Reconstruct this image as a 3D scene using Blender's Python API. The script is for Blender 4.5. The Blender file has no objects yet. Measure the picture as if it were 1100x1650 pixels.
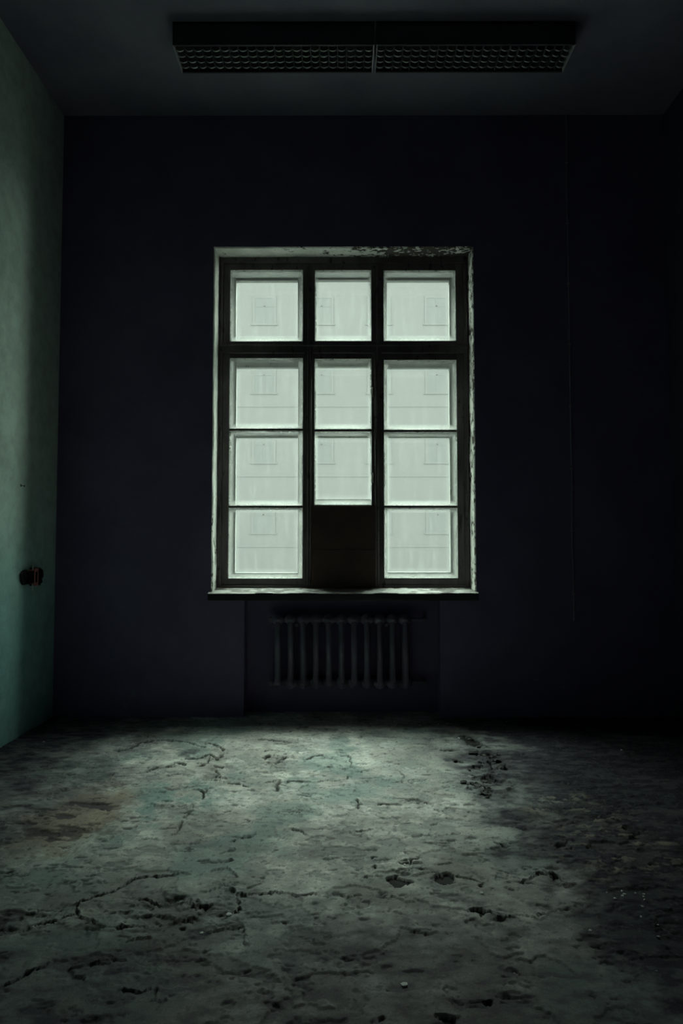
import bpy, bmesh, math, random
import numpy as np
from mathutils import Vector, Matrix

random.seed(7)
scene = bpy.context.scene
C = scene.collection

# ------------------------------------------------------------------ camera
EYE = 1.30                       # eye height above the floor
FPX = 1100.0                     # 24 mm lens on a 36 mm tall frame of 1650 px
PITCH = math.atan(52.0 / FPX)
cd = bpy.data.cameras.new('camera')
cd.sensor_fit = 'VERTICAL'; cd.sensor_height = 36.0; cd.sensor_width = 24.0; cd.lens = 24.0
cd.clip_end = 400
cam = bpy.data.objects.new('camera', cd); C.objects.link(cam)
cam.location = (0, 0, EYE)
cam.rotation_euler = (math.pi / 2 + PITCH, 0, 3.0 / FPX)
scene.camera = cam

# ------------------------------------------------------------------ sky (overcast), exposure
world = bpy.data.worlds.new('overcast_sky'); scene.world = world
world.use_nodes = True
SKY = 14.0
bg = world.node_tree.nodes['Background']
bg.inputs['Color'].default_value = (0.825, 1.0, 0.885, 1)
bg.inputs['Strength'].default_value = SKY
# wide soft sun added to light the floor from above the roofs
sd = bpy.data.lights.new('added_soft_sun', 'SUN'); sd.energy = 17.0; sd.angle = math.radians(52); sd.color = (0.80, 1.0, 0.88)
sun = bpy.data.objects.new('added_soft_sun', sd); C.objects.link(sun)
sun.location = (0, 20, 30); sun.rotation_euler = (math.radians(-24), 0, 0)      # 66 degrees up, straight ahead
scene.view_settings.view_transform = 'Standard'
scene.view_settings.look = 'None'
scene.view_settings.exposure = 0.0
scene.view_settings.gamma = 1.0
scene.view_settings.use_curve_mapping = False

# ------------------------------------------------------------------ room measures (metres)
D = 5.217                        # window wall, room face
XL, XR = -2.197, 2.51            # side walls
YR = -1.6                        # rear wall, behind the viewer
ZC = 4.67                        # ceiling
SP, CP = math.sin(PITCH), math.cos(PITCH)
def P(u, v, y):                  # the point at depth y on the sight line u, v
    Y = FPX * CP + (v - 825) * SP; Z = FPX * SP - (v - 825) * CP
    return (u - 553.0) * y / Y, EYE + Z * y / Y
def PX(u, y, v=680): return P(u, v, y)[0]
def PZ(v, y): return P(553, v, y)[1]
def F(u, v):                     # the same on the floor
    Y = FPX * CP + (v - 825) * SP; Z = FPX * SP - (v - 825) * CP
    k = -EYE / Z
    return (u - 553.0) * k, Y * k

# sampling portal in the window opening (emits nothing, lets the sky in)
pl = bpy.data.lights.new('window_portal', 'AREA'); pl.shape = 'RECTANGLE'
pl.size = 2.1; pl.size_y = 2.8; pl.cycles.is_portal = True
po = bpy.data.objects.new('window_portal', pl); C.objects.link(po)
po.location = (0, D + 0.60, 2.28); po.rotation_euler = (-math.pi / 2, 0, 0)

# ------------------------------------------------------------------ materials
def newmat(name):
    m = bpy.data.materials.new(name); m.use_nodes = True
    nt = m.node_tree; b = nt.nodes['Principled BSDF']
    return m, nt, b
def N(nt, t, **kw):
    n = nt.nodes.new(t)
    for k, v in kw.items():
        if k.startswith('_'): setattr(n, k[1:], v)
        else: n.inputs[k.replace('__', ' ')].default_value = v
    return n
def L(nt, a, b): nt.links.new(a, b)
def rgb(c): return (c[0], c[1], c[2], 1)
def paint(name, c1, c2, scale=6.0, rough=0.75, bump=0.15, chips=None, chip_scale=22.0, chip_thr=0.62, stretch=(1, 1, 1), spec=0.25, bdist=0.004):
    """two-tone mottled paint, optional chips of another colour, fine relief"""
    m, nt, b = newmat(name)
    tc = N(nt, 'ShaderNodeTexCoord'); mp = N(nt, 'ShaderNodeMapping')
    mp.inputs['Scale'].default_value = stretch
    L(nt, tc.outputs['Object'], mp.inputs['Vector'])
    n1 = N(nt, 'ShaderNodeTexNoise', Scale=scale, Detail=6.0, Roughness=0.6)
    L(nt, mp.outputs[0], n1.inputs['Vector'])
    r1 = N(nt, 'ShaderNodeValToRGB'); r1.color_ramp.elements[0].position = 0.35; r1.color_ramp.elements[1].position = 0.65
    r1.color_ramp.elements[0].color = rgb(c1); r1.color_ramp.elements[1].color = rgb(c2)
    L(nt, n1.outputs['Fac'], r1.inputs['Fac'])
    col = r1.outputs['Color']
    n2 = N(nt, 'ShaderNodeTexNoise', Scale=chip_scale, Detail=5.0, Roughness=0.65)
    L(nt, mp.outputs[0], n2.inputs['Vector'])
    if chips:
        r2 = N(nt, 'ShaderNodeValToRGB'); r2.color_ramp.elements[0].position = chip_thr; r2.color_ramp.elements[1].position = chip_thr + 0.03
        L(nt, n2.outputs['Fac'], r2.inputs['Fac'])
        mx = N(nt, 'ShaderNodeMix', _data_type='RGBA')
        L(nt, r2.outputs['Color'], mx.inputs[0]); L(nt, col, mx.inputs[6]); mx.inputs[7].default_value = rgb(chips)
        col = mx.outputs[2]
    L(nt, col, b.inputs['Base Color'])
    b.inputs['Roughness'].default_value = rough
    b.inputs['Specular IOR Level'].default_value = spec
    bp = N(nt, 'ShaderNodeBump', Strength=bump, Distance=bdist)
    L(nt, n2.outputs['Fac'], bp.inputs['Height']); L(nt, bp.outputs[0], b.inputs['Normal'])
    return m

M = {}
M['wall_dark'] = paint('dark_blue_wall_paint', (0.175, 0.142, 0.250), (0.215, 0.178, 0.300), 2.2, 0.9, 0.3, (0.26, 0.24, 0.31), 3.0, 0.70, spec=0.1)
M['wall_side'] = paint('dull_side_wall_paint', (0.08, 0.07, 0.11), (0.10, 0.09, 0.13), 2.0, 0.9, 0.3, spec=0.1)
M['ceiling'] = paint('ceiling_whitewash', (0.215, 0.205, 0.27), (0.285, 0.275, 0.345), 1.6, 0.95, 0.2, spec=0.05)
M['white'] = paint('old_white_window_paint', (0.30, 0.31, 0.30), (0.36, 0.36, 0.35), 9, 0.6, 0.3, (0.10, 0.09, 0.08), 26, 0.67, (1, 1, .5))
M['wood'] = paint('backlit_room_side_window_paint', (0.10, 0.085, 0.09), (0.17, 0.145, 0.15), 7, 0.55, 0.5, (0.045, 0.04, 0.04), 24, 0.60, (1, 1, .35), bdist=.003)  # backlit shade of the room side is put into this dark tone
M['white_outer'] = paint('weathered_outer_sash_paint', (0.17, 0.175, 0.17), (0.22, 0.22, 0.21), 9, 0.7, 0.3, (0.10, 0.09, 0.08), 26, 0.67, (1, 1, .5))
M['sill'] = paint('sill_paint', (0.50, 0.50, 0.46), (0.66, 0.66, 0.62), 8, 0.5, 0.5, (0.14, 0.12, 0.10), 20, 0.64, (.4, 1, 1))
M['board'] = paint('brown_hardboard', (0.085, 0.055, 0.05), (0.11, 0.075, 0.065), 5, 0.7, 0.15, spec=0.15)
M['iron'] = paint('radiator_enamel', (0.15, 0.135, 0.185), (0.20, 0.18, 0.23), 7, 0.45, 0.3, (0.12, 0.07, 0.05), 20, 0.68, spec=0.4)
M['lamp_body'] = paint('lamp_sheet_metal', (0.06, 0.055, 0.075), (0.08, 0.075, 0.09), 3, 0.6, 0.05)
M['facade'] = paint('opposite_facade_render', (0.062, 0.060, 0.061), (0.064, 0.062, 0.063), .3, 0.95, 0.05, spec=0)
M['facade_trim'] = paint('facade_trim', (0.0625, 0.0605, 0.0615), (0.064, 0.062, 0.063), .5, 0.95, 0.05, spec=0)
M['facade_glass'] = paint('facade_window_glass', (0.0575, 0.057, 0.058), (0.059, 0.0585, 0.0595), .5, 0.8, 0.0, spec=0)
M['street'] = paint('street_asphalt', (0.10, 0.10, 0.10), (0.13, 0.13, 0.13), .6, 0.95, 0.05, spec=0)
M['plastic_black'] = paint('charred_bakelite', (0.012, 0.012, 0.014), (0.03, 0.028, 0.03), 30, 0.5, 0.3)
M['rust'] = paint('red_primer_metal', (0.58, 0.20, 0.18), (0.70, 0.26, 0.23), 40, 0.6, 0.3)
M['zinc'] = paint('zinc_tab', (0.68, 0.68, 0.66), (0.8, 0.8, 0.76), 40, 0.45, 0.1)
M['cable'] = paint('cable_sheath', (0.34, 0.34, 0.36), (0.42, 0.42, 0.43), 5, 0.5, 0.0)
M['crumb'] = paint('pale_plaster_crumb', (0.70, 0.72, 0.70), (0.88, 0.88, 0.86), 60, 0.9, 0.2)
M['flake'] = paint('dark_floor_paint_flake', (0.035, 0.035, 0.04), (0.07, 0.065, 0.06), 30, 0.8, 0.3)
M['brass'] = paint('dull_hinge_metal', (0.05, 0.045, 0.04), (0.09, 0.08, 0.07), 30, 0.5, 0.2)
M['tube'] = paint('opal_lamp_tube', (0.6, 0.62, 0.62), (0.7, 0.7, 0.7), 5, 0.3, 0.0)

def metal(name, c, rough):
    m, nt, b = newmat(name)
    b.inputs['Metallic'].default_value = 1.0; b.inputs['Roughness'].default_value = rough
    n = N(nt, 'ShaderNodeTexNoise', Scale=12.0, Detail=4.0)
    r = N(nt, 'ShaderNodeValToRGB'); r.color_ramp.elements[0].color = rgb([x * .7 for x in c]); r.color_ramp.elements[1].color = rgb(c)
    L(nt, n.outputs['Fac'], r.inputs['Fac']); L(nt, r.outputs['Color'], b.inputs['Base Color'])
    return m
M['louvre'] = metal('dusty_louvre_aluminium', (0.55, 0.56, 0.55), 0.38)

def left_wall_paint():
    """cream-green above, teal on the lower wall, softly blended"""
    m, nt, b = newmat('left_wall_paint')
    tc = N(nt, 'ShaderNodeTexCoord'); sp = N(nt, 'ShaderNodeSeparateXYZ'); L(nt, tc.outputs['Object'], sp.inputs[0])
    n = N(nt, 'ShaderNodeTexNoise', Scale=1.6, Detail=6.0, Roughness=0.6); L(nt, tc.outputs['Object'], n.inputs['Vector'])
    ma = N(nt, 'ShaderNodeMath', _operation='MULTIPLY_ADD'); L(nt, n.outputs['Fac'], ma.inputs[0]); ma.inputs[1].default_value = 0.9
    L(nt, sp.outputs['Z'], ma.inputs[2])
    mr = N(nt, 'ShaderNodeMapRange'); mr.inputs['From Min'].default_value = 1.0; mr.inputs['From Max'].default_value = 2.5
    mr.interpolation_type = 'SMOOTHSTEP'
    L(nt, ma.outputs[0], mr.inputs['Value'])
    mx = N(nt, 'ShaderNodeMix', _data_type='RGBA'); L(nt, mr.outputs[0], mx.inputs[0])
    mx.inputs[6].default_value = (0.34, 0.62, 0.60, 1); mx.inputs[7].default_value = (0.60, 0.74, 0.66, 1)
    n2 = N(nt, 'ShaderNodeTexNoise', Scale=9.0, Detail=8.0, Roughness=0.7); L(nt, tc.outputs['Object'], n2.inputs['Vector'])
    r = N(nt, 'ShaderNodeValToRGB'); r.color_ramp.elements[0].color = (.72, .72, .74, 1); r.color_ramp.elements[1].color = (1, 1, 1, 1)
    r.color_ramp.elements[0].position = .3; r.color_ramp.elements[1].position = .6
    L(nt, n2.outputs['Fac'], r.inputs['Fac'])
    mu = N(nt, 'ShaderNodeMix', _data_type='RGBA', _blend_type='MULTIPLY'); mu.inputs[0].default_value = 1
    L(nt, mx.outputs[2], mu.inputs[6]); L(nt, r.outputs['Color'], mu.inputs[7])
    L(nt, mu.outputs[2], b.inputs['Base Color']); b.inputs['Roughness'].default_value = 0.85; b.inputs['Specular IOR Level'].default_value = 0.1
    n3 = N(nt, 'ShaderNodeTexNoise', Scale=120.0, Detail=3.0); L(nt, tc.outputs['Object'], n3.inputs['Vector'])
    bp = N(nt, 'ShaderNodeBump', Strength=0.25, Distance=0.002); L(nt, n3.outputs['Fac'], bp.inputs['Height']); L(nt, bp.outputs[0], b.inputs['Normal'])
    return m
M['wall_left'] = left_wall_paint()

def dusty_glass(name, base, edge):
    m, nt, b = newmat(name); nt.nodes.remove(b)
    out = nt.nodes['Material Output']
    tc = N(nt, 'ShaderNodeTexCoord'); sp = N(nt, 'ShaderNodeSeparateXYZ'); L(nt, tc.outputs['Generated'], sp.inputs[0])
    def mth(op, a, bb=None):
        n = N(nt, 'ShaderNodeMath', _operation=op)
        for i, s in enumerate((a, bb)):
            if s is None: continue
            if hasattr(s, 'is_linked'): L(nt, s, n.inputs[i])
            else: n.inputs[i].default_value = s
        return n.outputs[0]
    x, z = sp.outputs['X'], sp.outputs['Z']
    d = mth('MINIMUM', mth('MINIMUM', x, mth('SUBTRACT', 1.0, x)), mth('MINIMUM', z, mth('SUBTRACT', 1.0, z)))
    oi = N(nt, 'ShaderNodeObjectInfo')
    va = N(nt, 'ShaderNodeVectorMath', _operation='ADD'); L(nt, tc.outputs['Object'], va.inputs[0])
    sc_ = N(nt, 'ShaderNodeVectorMath', _operation='SCALE'); sc_.inputs[0].default_value = (13, 7, 29); L(nt, oi.outputs['Random'], sc_.inputs['Scale'])
    L(nt, sc_.outputs[0], va.inputs[1])
    mp = N(nt, 'ShaderNodeMapping'); mp.inputs['Scale'].default_value = (1, 1, .12); L(nt, va.outputs[0], mp.inputs[0])
    st = N(nt, 'ShaderNodeTexNoise', Scale=30.0, Detail=4.0, Roughness=.6); L(nt, mp.outputs[0], st.inputs['Vector'])
    gn = N(nt, 'ShaderNodeTexNoise', Scale=14.0, Detail=6.0, Roughness=.7); L(nt, va.outputs[0], gn.inputs['Vector'])
    mr = N(nt, 'ShaderNodeMapRange'); mr.inputs['From Min'].default_value = 0.0; mr.inputs['From Max'].default_value = 0.085
    mr.inputs['To Min'].default_value = edge; mr.inputs['To Max'].default_value = 0.0
    L(nt, d, mr.inputs['Value'])
    e = mth('MULTIPLY', mr.outputs[0], gn.outputs['Fac'])
    s = mth('MULTIPLY', mth('MAXIMUM', mth('SUBTRACT', st.outputs['Fac'], 0.5), 0.0), 0.10)
    dust = mth('ADD', mth('ADD', e, s), base)
    tr = N(nt, 'ShaderNodeBsdfTransparent', Color=(.955, .965, .955, 1))
    tl = N(nt, 'ShaderNodeBsdfTranslucent', Color=(.62, .62, .60, 1))
    df = N(nt, 'ShaderNodeBsdfDiffuse', Color=(.25, .25, .24, 1))
    m0 = N(nt, 'ShaderNodeMixShader', Fac=.35); L(nt, tl.outputs[0], m0.inputs[1]); L(nt, df.outputs[0], m0.inputs[2])
    m1 = N(nt, 'ShaderNodeMixShader'); L(nt, dust, m1.inputs[0]); L(nt, tr.outputs[0], m1.inputs[1]); L(nt, m0.outputs[0], m1.inputs[2])
    gl = N(nt, 'ShaderNodeBsdfGlossy', Roughness=.04, Color=(1, 1, 1, 1))
    m2 = N(nt, 'ShaderNodeMixShader', Fac=.025); L(nt, m1.outputs[0], m2.inputs[1]); L(nt, gl.outputs[0], m2.inputs[2])
    L(nt, m2.outputs[0], out.inputs['Surface'])
    return m
M['glass'] = dusty_glass('dusty_pane_glass', 0.012, 1.05)  # edge dust boosted as a painted veil that lightens the outer-sash strips
M['glass_outer'] = dusty_glass('rain_streaked_outer_glass', 0.006, 0.10)

# ------------------------------------------------------------------ mesh helpers
def link(name, me, parent=None):
    o = bpy.data.objects.new(name, me); C.objects.link(o)
    if parent is not None: o.parent = parent
    return o
def tag(o, label=None, cat=None, group=None, kind=None):
    if label: o['label'] = label
    if cat: o['category'] = cat
    if group: o['group'] = group
    if kind: o['kind'] = kind
    return o
def empty(name, loc=(0, 0, 0)):
    o = bpy.data.objects.new(name, None); o.location = loc; o.empty_display_size = 0.1; C.objects.link(o); return o
def add_box(bm, x0, x1, y0, y1, z0, z1, bev=0.0):
    r = bmesh.ops.create_cube(bm, size=1.0)
    vs = r['verts']
    for v in vs:
        v.co = Vector((x0 + (v.co.x + .5) * (x1 - x0), y0 + (v.co.y + .5) * (y1 - y0), z0 + (v.co.z + .5) * (z1 - z0)))
    if bev > 0:
        es = list({e for v in vs for e in v.link_edges})
        bmesh.ops.bevel(bm, geom=es, offset=bev, segments=2, affect='EDGES', profile=.6)
def finish(bm, name, mats, parent=None, matfn=None, smooth=False, origin=None):
    bmesh.ops.recalc_face_normals(bm, faces=bm.faces)
    if matfn:
        for f in bm.faces: f.material_index = matfn(f)
    if origin is not None:
        for v in bm.verts: v.co -= Vector(origin)
    me = bpy.data.meshes.new(name); bm.to_mesh(me); bm.free()
    for m in (mats if isinstance(mats, (list, tuple)) else [mats]): me.materials.append(m)
    if smooth:
        for p in me.polygons: p.use_smooth = True
    o = link(name, me, parent)
    if origin is not None: o.location = origin
    return o
def box(name, dims, mat, parent=None, bev=0.0, matfn=None):
    bm = bmesh.new(); add_box(bm, *dims, bev=bev)
    return finish(bm, name, mat, parent, matfn)
def add_tube(bm, p0, p1, r, seg=10, r2=None):
    p0, p1 = Vector(p0), Vector(p1); d = p1 - p0
    mat = Matrix.Translation((p0 + p1) / 2) @ d.to_track_quat('Z', 'Y').to_matrix().to_4x4()
    bmesh.ops.create_cone(bm, cap_ends=True, segments=seg, radius1=r, radius2=r if r2 is None else r2, depth=d.length, matrix=mat)

# value noise on arrays
def vnoise(x, y, seed):
    xi = np.floor(x).astype(np.int64); yi = np.floor(y).astype(np.int64)
    fx = x - xi; fy = y - yi
    fx = fx * fx * fx * (fx * (fx * 6 - 15) + 10); fy = fy * fy * fy * (fy * (fy * 6 - 15) + 10)
    def h(a, b):
        n = (a * 374761393 + b * 668265263 + seed * 1274126177) & 0xFFFFFFFF
        n = ((n ^ (n >> 13)) * 1274126177) & 0xFFFFFFFF
        n = (n ^ (n >> 16)) & 0xFFFF
        return n / 65535.0
    a = h(xi, yi) * (1 - fx) + h(xi + 1, yi) * fx
    b = h(xi, yi + 1) * (1 - fx) + h(xi + 1, yi + 1) * fx
    return a * (1 - fy) + b * fy
def fbm(x, y, scale, octs, seed, gain=.5):
    s = 0; a = 1; t = 0
    for i in range(octs):
        c, sn = math.cos(.6 * i + .3), math.sin(.6 * i + .3)
        s = s + a * vnoise((x * c - y * sn) * scale + 17.3 * i, (x * sn + y * c) * scale + 5.1 * i, seed + i * 31)
        t += a; a *= gain; scale *= 2.03
    return s / t
def sstep(a, b, x):
    t = np.clip((x - a) / (b - a), 0, 1); return t * t * (3 - 2 * t)

def grid_mesh(name, X, Y, Z, col=None):
    """structured grid (rows x cols) to a mesh with an optional colour attribute"""
    r, c = X.shape
    co = np.stack([X, Y, Z], -1).reshape(-1, 3).astype(np.float32)
    i = np.arange(r * c).reshape(r, c)
    q = np.stack([i[:-1, :-1], i[:-1, 1:], i[1:, 1:], i[1:, :-1]], -1).reshape(-1, 4).astype(np.int32)
    me = bpy.data.meshes.new(name)
    me.vertices.add(len(co)); me.vertices.foreach_set('co', co.ravel())
    me.loops.add(q.size); me.loops.foreach_set('vertex_index', q.ravel())
    me.polygons.add(len(q)); me.polygons.foreach_set('loop_start', np.arange(0, q.size, 4, dtype=np.int32))
    me.polygons.foreach_set('use_smooth', np.ones(len(q), dtype=bool))
    me.update(calc_edges=True)
    if col is not None:
        a = me.color_attributes.new('pigment', 'FLOAT_COLOR', 'POINT')
        cc = np.concatenate([col.reshape(-1, 3), np.ones((r * c, 1))], 1).astype(np.float32)
        a.data.foreach_set('color', cc.ravel())
    return me
def pigment_mat(name, grain_scale, rough, bump, bdist, grain=(.75, 1.1)):
    m, nt, b = newmat(name)
    at = N(nt, 'ShaderNodeAttribute', _attribute_name='pigment')
    tc = N(nt, 'ShaderNodeTexCoord')
    n = N(nt, 'ShaderNodeTexNoise', Scale=grain_scale, Detail=6.0, Roughness=.75); L(nt, tc.outputs['Object'], n.inputs['Vector'])
    mr = N(nt, 'ShaderNodeMapRange'); mr.inputs['From Min'].default_value = .3; mr.inputs['From Max'].default_value = .7
    mr.inputs['To Min'].default_value = grain[0]; mr.inputs['To Max'].default_value = grain[1]; L(nt, n.outputs['Fac'], mr.inputs['Value'])
    mu = N(nt, 'ShaderNodeVectorMath', _operation='SCALE'); L(nt, at.outputs['Color'], mu.inputs[0]); L(nt, mr.outputs[0], mu.inputs['Scale'])
    L(nt, mu.outputs[0], b.inputs['Base Color'])
    b.inputs['Roughness'].default_value = rough; b.inputs['Specular IOR Level'].default_value = .15
    bp = N(nt, 'ShaderNodeBump', Strength=bump, Distance=bdist); L(nt, n.outputs['Fac'], bp.inputs['Height']); L(nt, bp.outputs[0], b.inputs['Normal'])
    return m

# ------------------------------------------------------------------ floor: worn screed with cracks, hollows and peeled paint
def build_floor():
    xs = np.linspace(XL - .05, XR + .05, 1050)
    ys = [YR - .05]; y = YR - .05
    while y < 1.5: y += .06; ys.append(y)
    while y < D + .25:
        y += .0042 + .0042 * (y - 1.5) / 3.7; ys.append(y)
    ys = np.array(ys)
    X, Y = np.meshgrid(xs, ys)
    g = np.zeros_like(X)
    h = 0.008 * (fbm(X, Y, 1.6, 3, 3) - .5) + .003 * (fbm(X, Y, 12, 4, 9) - .5)
    n_big = fbm(X, Y, 1.3, 5, 21); n_mid = fbm(X, Y, 5.0, 5, 33, .6); n_fine = fbm(X, Y, 26.0, 4, 41, .6); n_dash = fbm(X * .55, Y * 1.2, 20.0, 5, 55, .62)
    def lerp(c, m, col): return c * (1 - m[..., None]) + np.array(col) * m[..., None]
    def blob(u, v, ru, rv, soft=.5, wob=.35, seed=5):
        """irregular patch centred on a floor point, radii in metres from the patch's own extents"""
        cx, cy = F(u, v); rx = abs(F(u + ru, v)[0] - cx); ry = abs(F(u, v - rv)[1] - F(u, v + rv)[1]) / 2
        d = np.sqrt(((X - cx) / rx) ** 2 + ((Y - cy) / ry) ** 2) + wob * 2 * (fbm(X, Y, 7.0, 4, seed) - .5) + wob * (n_fine - .5)
        return 1 - sstep(1 - soft, 1 + soft * .3, d)
    # paint and screed
    col = np.ones(X.shape + (3,)) * np.array((.68, .66, .62))
    n_grit = fbm(X * .7, Y, 75.0, 3, 47, .6)
    streak = fbm(X * .45 + .1 * Y, Y * 1.2, 30.0, 4, 49, .6)
    col *= (0.62 + .70 * n_mid)[..., None] * (.70 + .60 * n_fine)[..., None] * (.78 + .44 * streak)[..., None] * (.82 + .36 * n_grit)[..., None]
    col = lerp(col, .55 * sstep(.50, .66, n_big), (.40, .45, .42))
    col = lerp(col, .5 * sstep(.54, .70, fbm(X, Y, 3.1, 4, 77)), (.36, .33, .30))
    # peeled skins: a thin layer missing in thresholded patches
    pe = fbm(X * .8, Y, 4.2, 6, 91, .62)
    peel = sstep(.565, .58, pe)
    h -= .005 * peel
    col = lerp(col, .38 * peel, (.30, .28, .27))
    pe2 = fbm(X * .8, Y, 6.5, 6, 191, .66); peel2 = sstep(.585, .595, pe2); h -= .004 * peel2; col = lerp(col, .40 * peel2, (.22, .25, .25))
    edge = np.clip(1 - np.abs(pe - .572) / .006, 0, 1) * sstep(.48, .6, n_fine)
    col = lerp(col, .6 * edge, (.05, .05, .05)); h -= .003 * edge
    # teal paint remains
    teal = np.maximum(blob(265, 1295, 85, 60, .7, .5, 8), .55 * blob(80, 1410, 120, 50, .8, .5, 12)) * sstep(.38, .55, n_mid)
    teal = np.maximum(teal, .6 * sstep(.58, .68, fbm(X, Y, 2.3, 5, 14)))
    col = lerp(col, .75 * teal, (.20, .32, .30))
    # brown worn place with dark bands
    br = blob(125, 1312, 92, 62, .5, .35, 15)
    col = lerp(col, .85 * br, (.43, .35, .27)); h -= .003 * br
    band = sstep(.50, .58, fbm(X * .8 + .3 * Y, Y * 1.5, 9.0, 5, 66, .55)) * br
    col = lerp(col, .85 * band, (.075, .065, .065)); h -= .006 * band
    # grime and soot (dirt lies thick towards the right-hand wall), plus painted foreground light falloff
    grime_falloff = .985 * sstep(.42, 1.25, X + .55 * (n_big - .5) * 2 + .45 * (n_mid - .5) * 2 + .25 * (streak - .5) - .06 * (Y - 3.4))
    grime_falloff = np.maximum(grime_falloff, .93 * sstep(-.95, -1.9, X + .8 * (n_big - .5) + .7 * (n_mid - .5) + .2 * (streak - .5)))  # darker towards the left wall
    grime_falloff = np.maximum(grime_falloff, .76 * sstep(3.45, 1.9, Y + 1.0 * (n_big - .5) + .9 * (n_mid - .5) + .3 * (streak - .5) + .12 * X))  # viewer's end darkened in the pigment as window light falls off
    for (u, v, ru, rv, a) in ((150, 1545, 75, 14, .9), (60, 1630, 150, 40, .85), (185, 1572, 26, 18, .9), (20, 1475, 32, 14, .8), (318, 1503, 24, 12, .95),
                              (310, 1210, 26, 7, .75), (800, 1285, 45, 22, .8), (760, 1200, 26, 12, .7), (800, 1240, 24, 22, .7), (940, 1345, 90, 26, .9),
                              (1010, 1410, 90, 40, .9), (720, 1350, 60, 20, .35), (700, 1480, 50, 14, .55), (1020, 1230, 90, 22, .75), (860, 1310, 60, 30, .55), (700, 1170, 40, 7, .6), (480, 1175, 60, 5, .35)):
        grime_falloff = np.maximum(grime_falloff, a * blob(u, v, ru, rv, .6, .55, int(u + v)))
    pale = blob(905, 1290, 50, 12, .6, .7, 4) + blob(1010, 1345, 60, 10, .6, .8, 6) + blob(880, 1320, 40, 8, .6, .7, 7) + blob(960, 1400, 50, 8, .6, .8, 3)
    grime_falloff = np.clip(grime_falloff - .75 * np.clip(pale, 0, 1) * sstep(.45, .6, n_fine * .5 + n_dash * .5), 0, 1)
    grime_falloff = grime_falloff * (.84 + .26 * sstep(.35, .65, n_dash))
    col = lerp(col, np.clip(grime_falloff, 0, .97), (.058, .052, .072))
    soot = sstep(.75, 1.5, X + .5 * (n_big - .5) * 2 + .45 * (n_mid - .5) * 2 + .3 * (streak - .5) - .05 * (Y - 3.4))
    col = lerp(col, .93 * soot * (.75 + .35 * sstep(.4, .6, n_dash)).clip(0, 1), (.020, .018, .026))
    rem = blob(970, 1345, 130, 75, .9, .5, 19) * sstep(.575, .63, .6 * streak + .4 * n_fine)
    rem = np.maximum(rem, blob(905, 1285, 50, 10, .8, .6, 29) * sstep(.47, .56, n_fine)); rem = np.maximum(rem, blob(985, 1400, 45, 10, .8, .6, 31) * sstep(.48, .56, n_fine))
    rem = np.maximum(rem, .8 * blob(865, 1305, 30, 12, .8, .6, 37) * sstep(.45, .55, n_fine)); rem = np.maximum(rem, blob(1070, 1357, 22, 5, .6, .5, 43) * .8)
    col = lerp(col, .8 * rem, (.30, .27, .22)); h += .004 * rem
    band2 = np.zeros_like(X)
    for (u, v) in ((752,1188),(765,1198),(780,1210),(793,1225),(798,1240),(785,1255),(780,1272),(800,1262),(812,1280),(830,1292)):
        band2 = np.maximum(band2, blob(u, v, 17, 7, .9, .7, u))
    col = lerp(col, .8 * band2 * sstep(.40, .55, n_fine), (.035, .033, .04)); h -= .006 * band2 * sstep(.45, .55, n_fine)
    # small chipped dashes everywhere
    dash = sstep(.70, .715, n_dash + .10 * (n_big - .5))
    col = lerp(col, .65 * dash, (.07, .068, .07)); h -= .005 * dash
    spk = sstep(.74, .77, fbm(X, Y, 60, 2, 88)); col = lerp(col, .5 * spk, (.10, .10, .10))
    # broken-up places: lumpy rubble of lifted layers
    rub = np.zeros_like(X)
    for (u, v, ru, rv) in ((250,1465,150,48), (320,1213,60,16), (345,1250,35,26), (785,1232,42,52), (885,1412,60,22), (180,1560,130,40), (440,1225,40,16), (955,1350,120,60), (770,1475,60,20), (370,1430,60,24), (640,1395,60,24)):
        rub = np.maximum(rub, blob(u, v, ru, rv, .9, .5, int(u * 3 + v)))
    rid = 1 - np.abs(2 * fbm(X * .8, Y, 10.0, 5, 171, .6) - 1) * 2.2
    plate = sstep(.50, .53, fbm(X * .8, Y, 8.0, 5, 177, .6))
    h += rub * (.010 * (plate - .5) + .007 * (rid - .6))
    rim = np.clip(1 - np.abs(fbm(X * .8, Y, 8.0, 5, 177, .6) - .51) / .012, 0, 1) * rub
    col = lerp(col, .75 * rim, (.05, .048, .05)); col = lerp(col, .35 * rub * (1 - plate), (.13, .12, .125))
    # cracks followed one by one
    jx = .020 * (fbm(X, Y, 20, 4, 101, .65) - .5) * 2; jy = .026 * (fbm(X, Y, 18, 4, 131, .65) - .5) * 2
    wvar = np.clip(2.6 * fbm(X, Y, 11, 3, 151, .6) - .55, .08, 2.2)
    groove = np.zeros_like(X); lip = np.zeros_like(X)
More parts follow.
